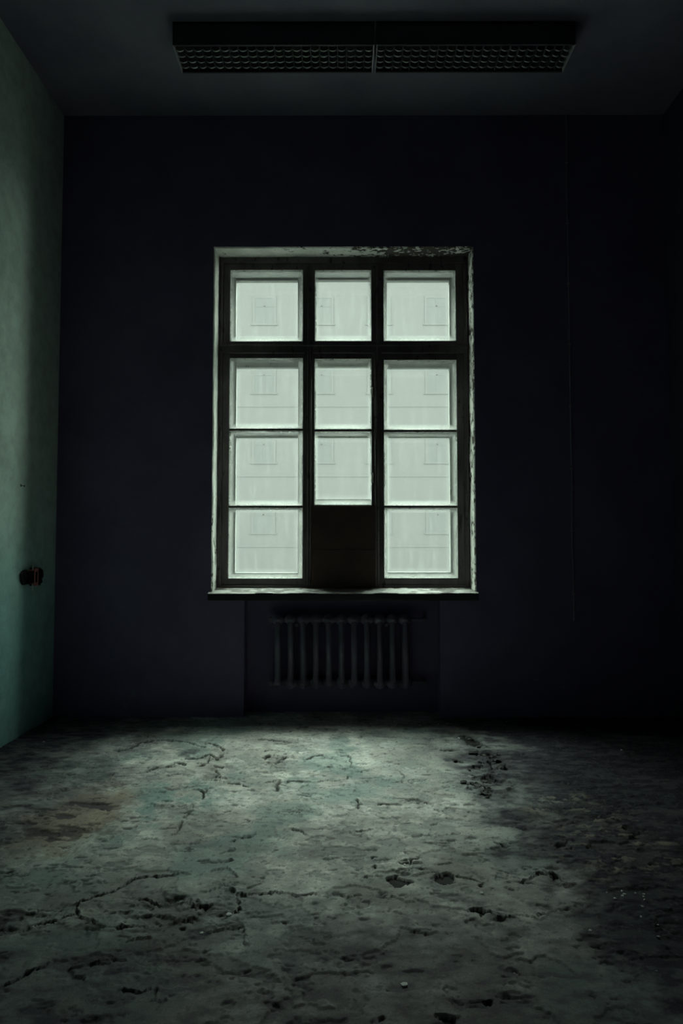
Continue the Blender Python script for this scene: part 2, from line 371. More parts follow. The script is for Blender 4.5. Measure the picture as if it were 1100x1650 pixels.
    def crack(pts, w=.008, a=1.0):
        fp = [F(u, v) for u, v in pts]; w = w * (.30 + .42 * min(1, max(0, (fp[0][1] - 2.6) / 1.6)))
        for (ax, ay), (bx, by) in zip(fp[:-1], fp[1:]):
            pad = w * 4 + .03
            c0, c1 = np.searchsorted(xs, min(ax, bx) - pad), np.searchsorted(xs, max(ax, bx) + pad)
            r0, r1 = np.searchsorted(ys, min(ay, by) - pad), np.searchsorted(ys, max(ay, by) + pad)
            if c1 <= c0 or r1 <= r0: continue
            sx = X[r0:r1, c0:c1] + jx[r0:r1, c0:c1]; sy = Y[r0:r1, c0:c1] + jy[r0:r1, c0:c1]
            dx, dy = bx - ax, by - ay; l2 = dx * dx + dy * dy + 1e-9
            t = np.clip(((sx - ax) * dx + (sy - ay) * dy) / l2, 0, 1)
            ex, ey = sx - ax - t * dx, sy - ay - t * dy
            dd = np.sqrt(ex * ex + ey * ey)
            ww = w * wvar[r0:r1, c0:c1]
            gg = a * (1 - sstep(ww * .55, ww * 1.5, dd * (.45 + 1.1 * n_grit[r0:r1, c0:c1]) ))
            groove[r0:r1, c0:c1] = np.maximum(groove[r0:r1, c0:c1], gg)
            ll = a * (1 - sstep(w * 1.2, w * 4, dd)) * (ey > 0)
            lip[r0:r1, c0:c1] = np.maximum(lip[r0:r1, c0:c1], ll)
    for pts, w in (
        (((190,1208),(205,1206),(225,1198),(245,1193),(265,1191),(285,1192),(300,1195),(318,1200),(330,1205)), .011),
        (((330,1198),(345,1200),(358,1206),(364,1213),(358,1220),(350,1224),(338,1218)), .010),
        (((338,1220),(335,1230),(320,1235)), .009), (((300,1221),(320,1222),(335,1218)), .009),
        (((235,1243),(252,1236),(270,1235),(285,1229),(297,1232)), .009),
        (((343,1235),(358,1236)), .012), (((345,1241),(352,1248),(348,1252),(366,1253)), .011), (((340,1258),(352,1258)), .010),
        (((368,1263),(385,1264)), .010), (((390,1265),(397,1267)), .010), (((322,1272),(330,1276),(325,1285)), .009),
        (((338,1268),(325,1285)), .006), (((315,1295),(300,1318)), .009), (((296,1322),(280,1345)), .007),
        (((418,1192),(435,1193),(445,1192),(460,1194)), .009), (((427,1211),(440,1209),(455,1211)), .008),
        (((424,1222),(432,1219),(458,1220),(450,1227),(438,1229)), .010),
        (((430,1262),(440,1258),(452,1258),(448,1268),(450,1275)), .012), (((400,1209),(420,1208)), .006),
        (((465,1260),(480,1258),(500,1259)), .011), (((500,1259),(515,1257),(535,1256),(555,1254),(565,1248)), .005), (((566,1235),(564,1222),(558,1216),(550,1217)), .006),
        (((490,1225),(497,1223),(505,1218),(518,1216)), .009), (((538,1207),(546,1207)), .009), (((524,1237),(533,1237)), .009), (((575,1287),(578,1294),(575,1300)), .008),
        (((375,1355),(395,1346),(412,1344),(400,1349),(385,1348)), .009), (((470,1336),(485,1340),(492,1345)), .009), (((362,1374),(372,1372),(376,1366)), .009), (((365,1390),(374,1385)), .011),
        (((15,1505),(35,1497),(65,1487),(95,1480),(120,1475)), .012), (((120,1475),(130,1482),(155,1487)), .010),
        (((124,1472),(128,1455),(150,1442),(165,1438),(185,1432),(200,1424),(215,1413),(230,1410)), .010), (((230,1410),(250,1409),(275,1408),(290,1404)), .012),
        (((325,1436),(340,1434),(358,1434),(366,1428),(375,1432),(382,1438),(400,1441),(430,1439)), .013), (((430,1439),(450,1438),(470,1440),(490,1443),(520,1441),(550,1442),(580,1441)), .007),
        (((382,1438),(384,1450),(383,1462),(376,1470),(368,1473)), .012), (((345,1402),(362,1400),(375,1404),(383,1412)), .010),
        (((222,1447),(236,1445),(250,1449),(258,1454)), .013), (((308,1448),(305,1458),(315,1464),(322,1458),(320,1450)), .008),
        (((195,1490),(215,1492),(245,1491)), .011), (((210,1512),(240,1512)), .011), (((335,1500),(360,1495),(390,1490),(394,1500),(392,1522)), .014),
        (((150,1557),(175,1548),(200,1545)), .012), (((250,1595),(250,1612),(268,1612),(285,1602)), .010), (((195,1598),(220,1600),(235,1596)), .012), (((0,1597),(25,1580),(50,1565),(75,1550)), .010),
        (((590,1410),(600,1408),(615,1411)), .008), (((648,1402),(665,1400),(690,1401),(705,1405)), .007), (((735,1411),(750,1413),(765,1418),(780,1421)), .010), (((790,1411),(820,1414)), .006),
        (((845,1421),(855,1414),(870,1407),(885,1404),(898,1406),(905,1415),(912,1425)), .011), (((785,1470),(800,1480),(820,1479),(840,1474)), .009), (((840,1474),(860,1476),(872,1470)), .006),
        (((700,1345),(715,1341),(740,1340)), .005), (((640,1350),(665,1345),(690,1343)), .005), (((795,1355),(812,1360)), .008), (((662,1293),(680,1294),(690,1291)), .009),
        (((710,1208),(726,1206)), .010), (((735,1225),(745,1228)), .010), (((640,1240),(650,1250),(647,1260)), .007), (((610,1292),(625,1294)), .006), (((560,1340),(580,1338),(600,1333)), .005)):
        crack(pts, w)
    # loose crumbled seam running away from the viewer on the right
    for (u, v) in ((752,1186),(762,1192),(770,1198),(778,1203),(790,1212),(797,1220),(803,1228),(806,1236),(766,1212),(776,1215),(768,1236),(776,1230),(788,1228),(772,1252),(782,1256),(795,1258),(756,1262),(776,1268),(786,1274),(780,1281),(756,1270)):
        dx, dy = random.uniform(-9, 9), random.uniform(-2, 3)
        crack(((u - random.uniform(2, 9), v + dy), (u, v - 2), (u + random.uniform(2, 8), v + random.uniform(-3, 4))), .009)
    # open hollows
    def hollow(pts, depth=.014):
        nonlocal h, col
        fp = np.array([F(u, v) for u, v in pts])
        inside = np.zeros(X.shape, bool); xx = X + jx * 1.2; yy = Y + jy * 1.2
        j = len(fp) - 1
        for i in range(len(fp)):
            cnd = ((fp[i, 1] > yy) != (fp[j, 1] > yy)) & (xx < (fp[j, 0] - fp[i, 0]) * (yy - fp[i, 1]) / (fp[j, 1] - fp[i, 1] + 1e-9) + fp[i, 0])
            inside ^= cnd; j = i
        h = np.where(inside, h - depth, h); col = np.where(inside[..., None], np.array((.045, .043, .045)) * (.6 + .8 * n_fine[..., None]), col)
    for p in (((627,1411),(640,1410),(655,1414),(662,1422),(650,1429),(635,1428),(627,1420)), ((700,1415),(705,1406),(718,1405),(730,1410),(736,1421),(715,1422)),
              ((640,1388),(655,1388),(668,1380),(674,1374),(672,1382),(655,1392),(642,1394)), ((600,1396),(606,1393),(612,1396),(606,1398)), ((600,1380),(604,1378),(608,1380),(604,1382)),
              ((755,1466),(765,1462),(775,1464),(786,1472),(778,1477),(766,1469)), ((885,1408),(895,1404),(902,1412),(892,1418)), ((648,1383),(656,1381),(654,1384)),
              ((285,1496),(297,1494),(300,1499),(290,1501)), ((770,1423),(776,1421),(780,1428),(772,1428)), ((820,1556),(830,1560),(838,1568),(825,1564)), ((780,1610),(795,1616),(790,1622),(778,1618)),
              ((700,1634),(712,1630),(735,1640),(725,1648),(708,1645)), ((605,1636),(615,1634),(618,1641),(608,1643)), ((745,1188),(758,1184),(772,1192),(778,1200),(762,1202),(750,1196)),
              ((772,1250),(785,1246),(798,1252),(792,1259),(776,1258))):
        hollow(p)
    col = lerp(col, .92 * groove, (.035, .035, .036))
    h = h - .012 * groove + .008 * lip * (1 - groove)
    # flush with the walls at the rim
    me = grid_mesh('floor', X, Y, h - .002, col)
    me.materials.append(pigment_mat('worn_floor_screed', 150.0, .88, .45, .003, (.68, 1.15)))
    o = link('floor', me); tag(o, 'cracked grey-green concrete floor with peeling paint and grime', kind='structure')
    return xs, ys, h
FX, FY, FH = build_floor()
def floor_z(x, y):
    i = int(np.clip(np.searchsorted(FY, y), 0, len(FY) - 1)); j = int(np.clip(np.searchsorted(FX, x), 0, len(FX) - 1))
    return float(FH[i, j]) - .002

# ------------------------------------------------------------------ walls and ceiling
WT = 0.56                                     # thickness of the window wall
WX0, WX1 = PX(341.5, D), PX(765, D)           # window opening
WZ0, WZ1 = PZ(955, D), PZ(397, D)
NX0, NX1 = PX(393, D, 1040), PX(709, D, 1040) # radiator niche
NZ1 = WZ0 - .045
def walls():
    bm = bmesh.new()
    e = .25
    add_box(bm, XL - e, WX0, D, D + WT, -.3, ZC + .3)
    add_box(bm, WX1, XR + e, D, D + WT, -.3, ZC + .3)
    add_box(bm, WX0, WX1, D, D + WT, WZ1, ZC + .3)
    add_box(bm, WX0, WX1, D + .16, D + WT, -.3, NZ1)         # back of the niche
    add_box(bm, WX0, NX0, D, D + .16, -.3, NZ1)
    add_box(bm, NX1, WX1, D, D + .16, -.3, NZ1)
    add_box(bm, WX0, WX1, D, D + WT, NZ1, WZ0 - .03)
    tag(finish(bm, 'wall_back', M['wall_dark']), 'dark blue window wall with a shallow radiator niche', kind='structure')
    tag(box('wall_left', (XL - .25, XL, YR - .2, D, -.3, ZC + .3), M['wall_left']), 'pale green painted plaster wall with a broken socket', kind='structure')
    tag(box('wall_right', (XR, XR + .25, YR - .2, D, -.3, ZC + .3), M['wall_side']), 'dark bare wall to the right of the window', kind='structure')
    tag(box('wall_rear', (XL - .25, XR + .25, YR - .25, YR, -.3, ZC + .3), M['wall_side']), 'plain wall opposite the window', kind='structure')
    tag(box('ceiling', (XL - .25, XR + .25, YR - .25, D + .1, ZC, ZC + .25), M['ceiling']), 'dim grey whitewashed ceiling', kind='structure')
walls()

# ------------------------------------------------------------------ window
Yf = D + .17                                  # room face of the inner frame
Yo = Yf + .29                                 # room face of the outer frame
win = empty('window_1', (0, D, WZ0)); tag(win, 'tall double window with peeling paint, twelve lights and one boarded', kind='structure')
def wpart(name, dims, mat, parent=None, bev=.003, matfn=None):
    bm = bmesh.new(); add_box(bm, *dims, bev=bev)
    o = finish(bm, name, mat, win if parent is None else parent, matfn)
    return o
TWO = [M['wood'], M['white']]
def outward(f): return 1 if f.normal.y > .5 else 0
def x_(u): return PX(u, Yf)
def z_(v): return PZ(v, Yf)
def put(o):                                   # children keep world-space coordinates
    o.matrix_parent_inverse = Matrix.Translation((0, -D, -WZ0)); return o

# plaster reveals: rough skin over the masonry, flaked on the right and overhead
def reveal(name, kind, seed, chip):
    n1, n2 = 300, 40
    t = np.linspace(0, 1, n1); s = np.linspace(0, 1, n2)
    T, S = np.meshgrid(t, s, indexing='ij')
    if kind == 'head': A = WX0 + T * (WX1 - WX0); Lg = A
    else: A = WZ0 - .03 + T * (WZ1 - WZ0 + .03); Lg = A
    B = D - .0 + S * (Yf + .02 - D)
    n = fbm(Lg + 3 * seed, B, 9, 5, 200 + seed, .6); nf = fbm(Lg + 3 * seed, B * 1.6, 34, 4, 230 + seed, .6)
    c = chip(T)
    ch = sstep(.60 - .17 * c, .615 - .17 * c, nf * .6 + n * .4)
    bulge = .010 * (fbm(Lg, B, 4, 3, 260 + seed) - .5) + .004 * (nf - .5)
    off = .012 + bulge - .006 * ch
    col = np.ones(T.shape + (3,)) * np.array((.78, .78, .73)) * (.75 + .4 * n)[..., None]
    col = col * (1 - ch[..., None]) + np.array((.07, .06, .055)) * ch[..., None]
    off = off * sstep(-.02, .05, S)
    if kind == 'left': X = WX0 + off; me = grid_mesh(name, X, B, A, col)
    elif kind == 'right': X = WX1 - off; me = grid_mesh(name, X, B, A, col)
    else: me = grid_mesh(name, A, B, WZ1 - off, col)
    me.materials.append(M['reveal']); me.update()
    return put(link(name, me, win))
M['reveal'] = pigment_mat('plaster_reveal', 60.0, .85, .3, .003, (.8, 1.08))
reveal('reveal', 'left', 1, lambda T: .55 * sstep(.18, .05, T) - .6 * sstep(.2, .35, T))
reveal('reveal', 'right', 2, lambda T: .55 - .25 * sstep(.45, .25, T) * sstep(.1, .2, T))
reveal('reveal', 'head', 3, lambda T: 1.0 * sstep(.5, .62, T) - .6 * sstep(.5, .3, T))

# sill board, slightly sloping to the room, with a worn front edge
def sill():
    n1, n2 = 260, 40
    t = np.linspace(PX(334, D - .05, 955), PX(771, D - .05, 955), n1); s = np.linspace(D - .05, Yf + .05, n2)
    X, Y = np.meshgrid(t, s)
    inw = (X < WX0) | (X > WX1)
    z = WZ0 - .003 + .046 * (Y - D + .05) / .35 + .003 * (fbm(X, Y, 8, 4, 301) - .5) + .0035 * sstep(.6, .64, fbm(X, Y, 14, 4, 303))
    Yc = np.where(inw, np.minimum(Y, D + .002), Y)
    n = fbm(X, Y * 1.4, 12, 5, 305, .6)
    bare = sstep(.56, .60, fbm(X * .5, Y, 18, 4, 311) + .14 * sstep(0.0, .05, .16 - abs(0)) * sstep(.25, .12, np.abs(X - .0)))
    col = np.ones(X.shape + (3,)) * np.array((.36, .35, .335)) * (.7 + .5 * n)[..., None]
    col = col * (1 - .8 * bare[..., None]) + np.array((.07, .06, .055)) * .8 * bare[..., None]
    top = grid_mesh('sill_paint_skin', X, Yc, z, col); top.materials.append(M['reveal'])
    b = put(wpart('sill', (t[0], t[-1], D - .05, D + .0, WZ0 - .055, WZ0 - .006), M['sill_wood'], bev=.006))
    bm = bmesh.new(); add_box(bm, WX0, WX1, D - .02, Yf + .05, WZ0 - .058, WZ0 - .020)
    put(finish(bm, 'sill_base', M['sill_wood'], win))
    so = link('sill_top', top, b)
    return b, so
M['sill_wood'] = paint('sill_wood', (0.035, 0.033, 0.04), (0.05, 0.048, 0.055), 8, .7, .3, stretch=(.3, 1, 1))
sill()

# inner frame, room side coloured dark for backlit shade, street side white
def wood(name, u0, u1, v0, v1, d0, d1, parent=None, bev=.003, mats=TWO, fn=outward, uv=None):
    return put(wpart(name, (x_(u0), x_(u1), Yf + d0, Yf + d1, z_(v1), z_(v0)), mats, parent, bev, fn))
wood('frame_jamb', 333, 358, 396, 956, 0, .085); wood('frame_jamb', 748, 776, 396, 956, 0, .085)
wood('frame_head', 358, 748, 392, 424, 0, .085); wood('frame_foot', 358, 748, 943, 960, -.002, .085)
wood('mullion', 490, 503, 424, 943, .004, .085); wood('mullion', 602, 615, 424, 943, .004, .085)
for (a, b_) in ((358, 490), (503, 602), (615, 748)):
    wood('transom', a, b_, 551, 569, -.006, .085)
def bead(u, v0, v1, r, d):
    bm = bmesh.new(); add_tube(bm, (x_(u), Yf + d, z_(v0)), (x_(u), Yf + d, z_(v1)), r, 10)
    o = finish(bm, 'bead', M['wood'], win, smooth=True); return put(o)
bead(500.5, 562, 947, .007, -.001); bead(605, 562, 947, .007, -.001); bead(496.5, 430, 947, .009, .004); bead(608.5, 430, 947, .009, .004)
bead(352.5, 412, 942, .010, .004); bead(753.5, 412, 942, .010, .004)
bm = bmesh.new(); add_tube(bm, (x_(352), Yf - .002, z_(556)), (x_(753), Yf - .002, z_(556)), .010, 10); put(finish(bm, 'bead', M['wood'], win, smooth=True))

def pane(parent, u0, u1, v0, v1, y, outer=False):
    xa, xb = PX(u0, y), PX(u1, y); za, zb = PZ(v1, y), PZ(v0, y)
    c = ((xa + xb) / 2, y, (za + zb) / 2)
    bm = bmesh.new(); add_box(bm, (xa - xb) / 2 - .006, (xb - xa) / 2 + .006, -.0015, .0015, (za - zb) / 2 - .006, (zb - za) / 2 + .006)
    o = finish(bm, 'pane', M['glass_outer' if outer else 'glass'], parent)
    o.location = c; o.parent = parent; put(o); return o
def sash(u, v, g, bars=(), skip=(), outer=False, name='sash'):
    """u, v: outer edges; g: glass rectangle (u0,u1,v0,v1); bars: (v0,v1) of the glazing bars; skip: rows left unglazed"""
    y = Yo if outer else Yf
    d0, d1 = (.010, .060) if not outer else (.0, .055)
    X = lambda a: PX(a, y); Z = lambda a: PZ(a, y)
    mats = [M['white_outer']] if outer else TWO
    fn = (lambda f: 0) if outer else outward
    bm = bmesh.new()
    for (a, b_, c, d_) in ((u[0], g[0], v[0], v[1]), (g[1], u[1], v[0], v[1])):
        add_box(bm, X(a), X(b_), y + d0, y + d1, Z(d_), Z(c), .003)
    for (c, d_) in ((v[0], g[2]), (g[3], v[1])):
        add_box(bm, X(g[0]), X(g[1]), y + d0 + .001, y + d1 - .001, Z(d_), Z(c), .003)
    s = put(finish(bm, name, mats, win, fn))
    # putty fillet round each light, white, chipped
    rows = []; t = g[2]
    for (b0, b1) in bars: rows.append((t, b0)); t = b1
    rows.append((t, g[3]))
    for (b0, b1) in bars:
        bm = bmesh.new(); add_box(bm, X(g[0]), X(g[1]), y + d0 + .012, y + d1 - .004, Z(b1), Z(b0), .002)
        o = finish(bm, 'glazing_bar', mats, s, fn); put(o); o.parent = s
        o.matrix_parent_inverse = Matrix.Identity(4)
    for i, (r0, r1) in enumerate(rows):
        if i in skip: continue
        p = pane(s, g[0], g[1], r0, r1, y + (.034 if not outer else .026), outer); p.matrix_parent_inverse = Matrix.Identity(4)
        if not outer:
            o = putty(s, X(g[0]), X(g[1]), Z(r1), Z(r0), y, i + int(g[0]))
    return s
def putty(s, xa, xb, za, zb, y, seed):
    """thin ragged fillet of old putty and paint between wood and glass"""
    rnd = random.Random(seed * 13 + 5)
    vs, fs = [], []
    def strip(ax, az, bx, bz, nx, nz):
        n = max(12, int(math.hypot(bx - ax, bz - az) / .010))
        base = len(vs); w = .006
        for i in range(n + 1):
            t = i / n; w += rnd.uniform(-.0018, .0018); w = min(max(w, .0035), .0105)
            ww = w * (0.25 if rnd.random() < .10 else 1)
            px, pz = ax + (bx - ax) * t, az + (bz - az) * t
            vs.extend([(px, y + .013, pz), (px + nx * ww, y + .0325, pz + nz * ww), (px, y + .0325, pz)])
        for i in range(n):
            a = base + 3 * i
            fs.append((a, a + 1, a + 4, a + 3)); fs.append((a + 1, a + 2, a + 5, a + 4)); fs.append((a + 2, a, a + 3, a + 5))
        fs.append((base, base + 2, base + 1)); e = base + 3 * n; fs.append((e, e + 1, e + 2))
    strip(xa, za, xa, zb, 1, 0); strip(xb, za, xb, zb, -1, 0); strip(xa, zb, xb, zb, 0, -1); strip(xa, za, xb, za, 0, 1)
    me = bpy.data.meshes.new('putty'); me.from_pydata(vs, [], fs); me.materials.append(M['putty'])
    return link('putty', me, s)
M['putty'] = paint('cracked_putty', (.38, .39, .37), (.50, .50, .48), 20, .8, .3, (.06, .05, .05), 38, .60)

sash((358, 490), (424, 551), (369, 487, 434, 549)); sash((503, 602), (424, 551), (507, 598.5, 434.5, 548.5)); sash((615, 748), (424, 551), (618.5, 735.5, 435, 548.5))
sash((358, 494), (569, 943), (369, 487.5, 576.5, 932), ((690, 693.5), (814.5, 818)))
mid = sash((503, 602), (569, 943), (506.5, 598.5, 577.5, 932), ((691, 694.5), (813, 817)), skip=(2,))
rs = sash((611, 748), (569, 943), (618.5, 736, 579.5, 931.5), ((692, 695.5), (814.5, 818)))
# hardboard nailed over the lowest middle light
for (v0, v1) in ((815, 885.5), (885.5, 949)):
    o = put(wpart('board', (x_(502.5), x_(604), Yf - (.014 if v0 < 850 else .018), Yf + .006, z_(v1), z_(v0)), [M['board']], None, .002))
    o['label'] = 'dark brown hardboard filling the lowest middle light'
# hinge knuckles on the middle sash
for v in (632, 770):
    bm = bmesh.new(); add_tube(bm, (x_(601.5), Yf + .004, z_(v + 8)), (x_(601.5), Yf + .004, z_(v - 8)), .008, 10)
    put(finish(bm, 'hinge', M['brass'], win, smooth=True))
# white lining boards of the box between the two windows
def lin(name, x0, x1, z0, z1): put(wpart(name, (x0, x1, Yf + .086, Yo + .06, z0, z1), [M['white']], None, .002))
xo = lambda u: PX(u, Yo)
zo = lambda v: PZ(v, Yo)
lin('box_lining', WX0 - .06, x_(359), z_(950), z_(420)); lin('box_lining', x_(747), WX1 + .06, z_(950), z_(420))
lin('box_lining', WX0 - .06, WX1 + .06, z_(425), WZ1 + .05); lin('box_lining', WX0 - .06, WX1 + .06, WZ0 - .06, z_(941))
# outer frame
def owood(name, u0, u1, v0, v1): put(wpart(name, (xo(u0), xo(u1), Yo, Yo + .07, zo(v1), zo(v0)), [M['white_outer']], None, .003))
owood('outer_mullion', 486, 502, 440, 935); owood('outer_mullion', 603, 617, 440, 935)
for a, b_ in ((365, 486), (502, 603), (617, 737)): owood('outer_transom', a, b_, 556, 582)
sash((360, 486), (438, 556), (378.5, 479, 452, 553), outer=True, name='outer_sash'); sash((502, 603), (438, 556), (505.5, 600, 451, 553), outer=True, name='outer_sash'); sash((617, 741), (438, 556), (623.5, 725, 452, 553), outer=True, name='outer_sash')
sash((360, 486), (582, 938), (380, 480, 592, 923), ((697, 705), (816, 821)), outer=True, name='outer_sash'); sash((502, 603), (582, 938), (505, 600, 591, 923), ((697, 705), (804, 821)), outer=True, name='outer_sash')
sash((617, 741), (582, 938), (623.5, 724, 593, 922), ((696, 705), (816, 820)), outer=True, name='outer_sash')

# ------------------------------------------------------------------ radiator
def radiator():
    yc = D + .055                                # niche is .16 deep
    zt, zb = PZ(990, yc - .05), PZ(1112, yc - .05)
    us = [447 + 20.6 * k for k in range(11)]
    root = empty('radiator', (PX(550, yc, 1050), yc, zb)); base = Vector(root.location)
    tag(root, 'ribbed cast-iron radiator in the niche under the window', 'radiator')
    pitch = PX(467.6, yc - .05, 1050) - PX(447, yc - .05, 1050)
    bm = bmesh.new()
    H = zt - zb
    for dy in (-.045, .045):                     # two columns, one behind the other
        add_tube(bm, (0, dy, .03), (0, dy, H - .03), .0225, 14)
    for z in (.045, H - .045):                   # swollen heads joining the columns
        r = bmesh.ops.create_uvsphere(bm, u_segments=16, v_segments=10, radius=1.0)
        for v in r['verts']: v.co = Vector((v.co.x * pitch * .46, v.co.y * .070, v.co.z * .045 + z))
        add_tube(bm, (-pitch * .5, 0, z), (pitch * .5, 0, z), .022, 14)
    add_box(bm, -.004, .004, -.040, .040, .05, H - .05, .001)
    me = None
    for k, u in enumerate(us):
        x = PX(us[0], yc - .05, 1050) + k * pitch - base.x
        if me is None:
            o = finish(bm, 'radiator_section', M['iron'], root, smooth=True); me = o.data
        else: o = link('radiator_section', me, root)
        o.location = (x, 0, 0)
    x1 = PX(us[0], yc - .05, 1050) + 10 * pitch - base.x
    x0 = PX(us[0], yc - .05, 1050) - base.x
    for x in (x0 + pitch * 1.5, x1 - pitch * 1.5):
        bm = bmesh.new(); add_box(bm, x - .012, x + .012, -.05, D + .16 - yc, H * .84, H * .84 + .02, .003)
        finish(bm, 'bracket', M['iron'], root)
    for z in (.045, H - .045):                   # feed and return run into the niche back
        bm = bmesh.new(); add_tube(bm, (x1 + pitch * .4, 0, z), (x1 + .16, 0, z), .014, 12); add_tube(bm, (x1 + .155, -.01, z), (x1 + .155, D + .16 - yc, z), .014, 12)
        finish(bm, 'pipe', M['iron'], root, smooth=True)
    for z in (.045, H - .045):
        bm = bmesh.new(); add_tube(bm, (x0 - pitch * .5, 0, z), (x0 - pitch * .5 - .02, 0, z), .024, 6); finish(bm, 'end_plug', M['iron'], root)
radiator()

# ------------------------------------------------------------------ ceiling lamp: two louvred fluorescent troughs end to end
def ceiling_lamp():
    x0, x1, y0, y1, zb = -1.10, 1.495, 4.25, 4.512, 4.515
    root = empty('ceiling_lamp', ((x0 + x1) / 2, (y0 + y1) / 2, ZC)); B = Vector(root.location)
    tag(root, 'long fluorescent ceiling lamp with two dusty louvred troughs', 'ceiling lamp')
    xm = .207
    T = .0035
    blade_me = vane_me = None
    for (a, b_) in ((x0, xm - .008), (xm + .008, x1)):
        a -= B.x; b_ -= B.x; c0, c1 = y0 - B.y, y1 - B.y; zz = zb - B.z
        bm = bmesh.new()
        add_box(bm, a, b_, c0, c0 + T, zz, 0, 0); add_box(bm, a, b_, c1 - T, c1, zz, 0, 0)
        add_box(bm, a, a + T, c0, c1, zz, 0, 0); add_box(bm, b_ - T, b_, c0, c1, zz, 0, 0)
        add_box(bm, a, b_, c0, c1, -.012, 0, 0)
        # returned lips along the bottom edge
        add_box(bm, a, b_, c0 - .002, c0 + .010, zz - .002, zz + .003); add_box(bm, a, b_, c1 - .010, c1 + .002, zz - .002, zz + .003)
        h = finish(bm, 'housing', M['lamp_body'], root)
        for x in (a, b_ - .005):
            bm = bmesh.new(); add_box(bm, x, x + .005, c0, c1, zz - .003, zz + .06, .001); finish(bm, 'end_rim', M['rim'], root)
        n = 22
        for k in range(1, n):
            x = a + (b_ - a) * k / n
            if blade_me is None:
                w = c1 - c0 - 2 * T
                vs, fs = [], []; m_ = 24        # scalloped, wedge-shaped cross blade
                for j in range(m_ + 1):
                    s = j / m_; yy = c0 + T + w * s
                    low = zz + .004 + .007 * abs(math.sin(math.pi * 3 * s)) ** 1.5
                    vs += [(-.0012, yy, low), (.0012, yy, low), (.007, yy, zz + .050), (-.007, yy, zz + .050)]
                for j in range(m_):
                    p = 4 * j; q = p + 4
                    for e in range(4): fs.append((p + e, p + (e + 1) % 4, q + (e + 1) % 4, q + e))
                fs += [(3, 2, 1, 0), (4 * m_, 4 * m_ + 1, 4 * m_ + 2, 4 * m_ + 3)]
                blade_me = bpy.data.meshes.new('louvre_blade'); blade_me.from_pydata(vs, [], fs); blade_me.materials.append(M['lamp_body'])
                blade_me.validate()
            o = link('louvre_blade', blade_me, root); o.location = (x, 0, 0)
        for s in (.06, .25, .45, .65, .85):
            yy = c0 + (c1 - c0) * s
            vs, fs = [], []; m_ = n * 6
            for j in range(m_ + 1):
                x = a + T + (b_ - a - 2 * T) * j / m_
                low = zz + .003 + .016 * (1 - abs(math.sin(math.pi * n * j / m_)) ** .7)
                vs += [(x, yy - .0030, low + .003), (x, yy + .0030, low), (x, yy + .006, zz + .050), (x, yy - .006, zz + .050)]
            for j in range(m_):
                p = 4 * j; q = p + 4
                for e in range(4): fs.append((p + e, q + e, q + (e + 1) % 4, p + (e + 1) % 4))
            fs += [(0, 1, 2, 3), (4 * m_ + 3, 4 * m_ + 2, 4 * m_ + 1, 4 * m_)]
            me = bpy.data.meshes.new('louvre_vane'); me.from_pydata(vs, [], fs); me.materials.append(M['louvre']); me.validate(); link('louvre_vane', me, root)
        for s in (.28, .72):
            yy = c0 + (c1 - c0) * s
            bm = bmesh.new(); add_tube(bm, (a + .03, yy, zz + .085), (b_ - .03, yy, zz + .085), .013, 12); t = finish(bm, 'lamp_tube', M['tube'], root, smooth=True)
            for xx in (a + .018, b_ - .030):
                bm = bmesh.new(); add_box(bm, xx, xx + .012, yy - .018, yy + .018, zz + .065, -.012); finish(bm, 'lamp_holder', M['zinc'], root)
M['rim'] = paint('lamp_end_rim', (.5, .5, .52), (.6, .6, .62), 10, .4, .05, spec=.4)
ceiling_lamp()

# ------------------------------------------------------------------ broken socket on the green wall
def socket():
    root = empty('broken_socket', (XL, 4.76, 1.072)); tag(root, 'broken black double wall socket with red strap on the green wall', 'socket')
    def cup(y, r, dep, seed, flat):
        rnd = random.Random(seed); bm = bmesh.new(); n = 18
        rings = []
        for (rr, xx) in ((r * 1.05, -.004), (r, dep), (r * .86, dep), (r * .80, .004)):
            ring = []
            for k in range(n):
                a = 2 * math.pi * k / n; q = 1 + rnd.uniform(-.06, .06)
                cy, cz = math.cos(a), math.sin(a)
                p = 1 / (abs(cy) ** flat + abs(cz) ** flat) ** (1 / flat)
                jag = rnd.uniform(-.008, .004) if xx == dep else 0
                ring.append(bm.verts.new((xx + jag, y + rr * q * cy * p, rr * q * cz * p)))
            rings.append(ring)
        for r0, r1 in zip(rings[:-1], rings[1:]):
            for k in range(n): bm.faces.new((r0[k], r0[(k + 1) % n], r1[(k + 1) % n], r1[k]))
        bm.faces.new(rings[-1]); bm.faces.new(rings[0])
        return finish(bm, 'socket_cup', M['plastic_black'], root)
    cup(-.055, .050, .022, 3, 2.6); cup(.075, .062, .050, 9, 3.4)
    # strap with a slot
    bm = bmesh.new()
    for dims in ((.052, .057, -.014, -.002, -.060, .060), (.052, .057, .034, .046, -.060, .060), (.052, .057, -.002, .034, .036, .060), (.052, .057, -.002, .034, -.060, -.036)): add_box(bm, *dims, bev=.001)
    for zz in (-.050, .042): add_box(bm, 0, .054, .012, .022, zz, zz + .008)
    finish(bm, 'strap', M['rust'], root)
    for s in (1, -1):
        bm = bmesh.new(); add_box(bm, .040, .048, -.019, -.0145, min(s * .050, s * .095), max(s * .050, s * .095), .001); finish(bm, 'fixing_tab', M['zinc'], root)
    bm = bmesh.new()
    vs = [(.010, -.09, -.035), (.016, -.105, -.02), (.012, -.115, .0), (.008, -.11, .022), (.006, -.09, .036)]
    for p, q in zip(vs[:-1], vs[1:]): add_tube(bm, p, q, .008, 8)
    finish(bm, 'broken_rim', M['plastic_black'], root)
socket()
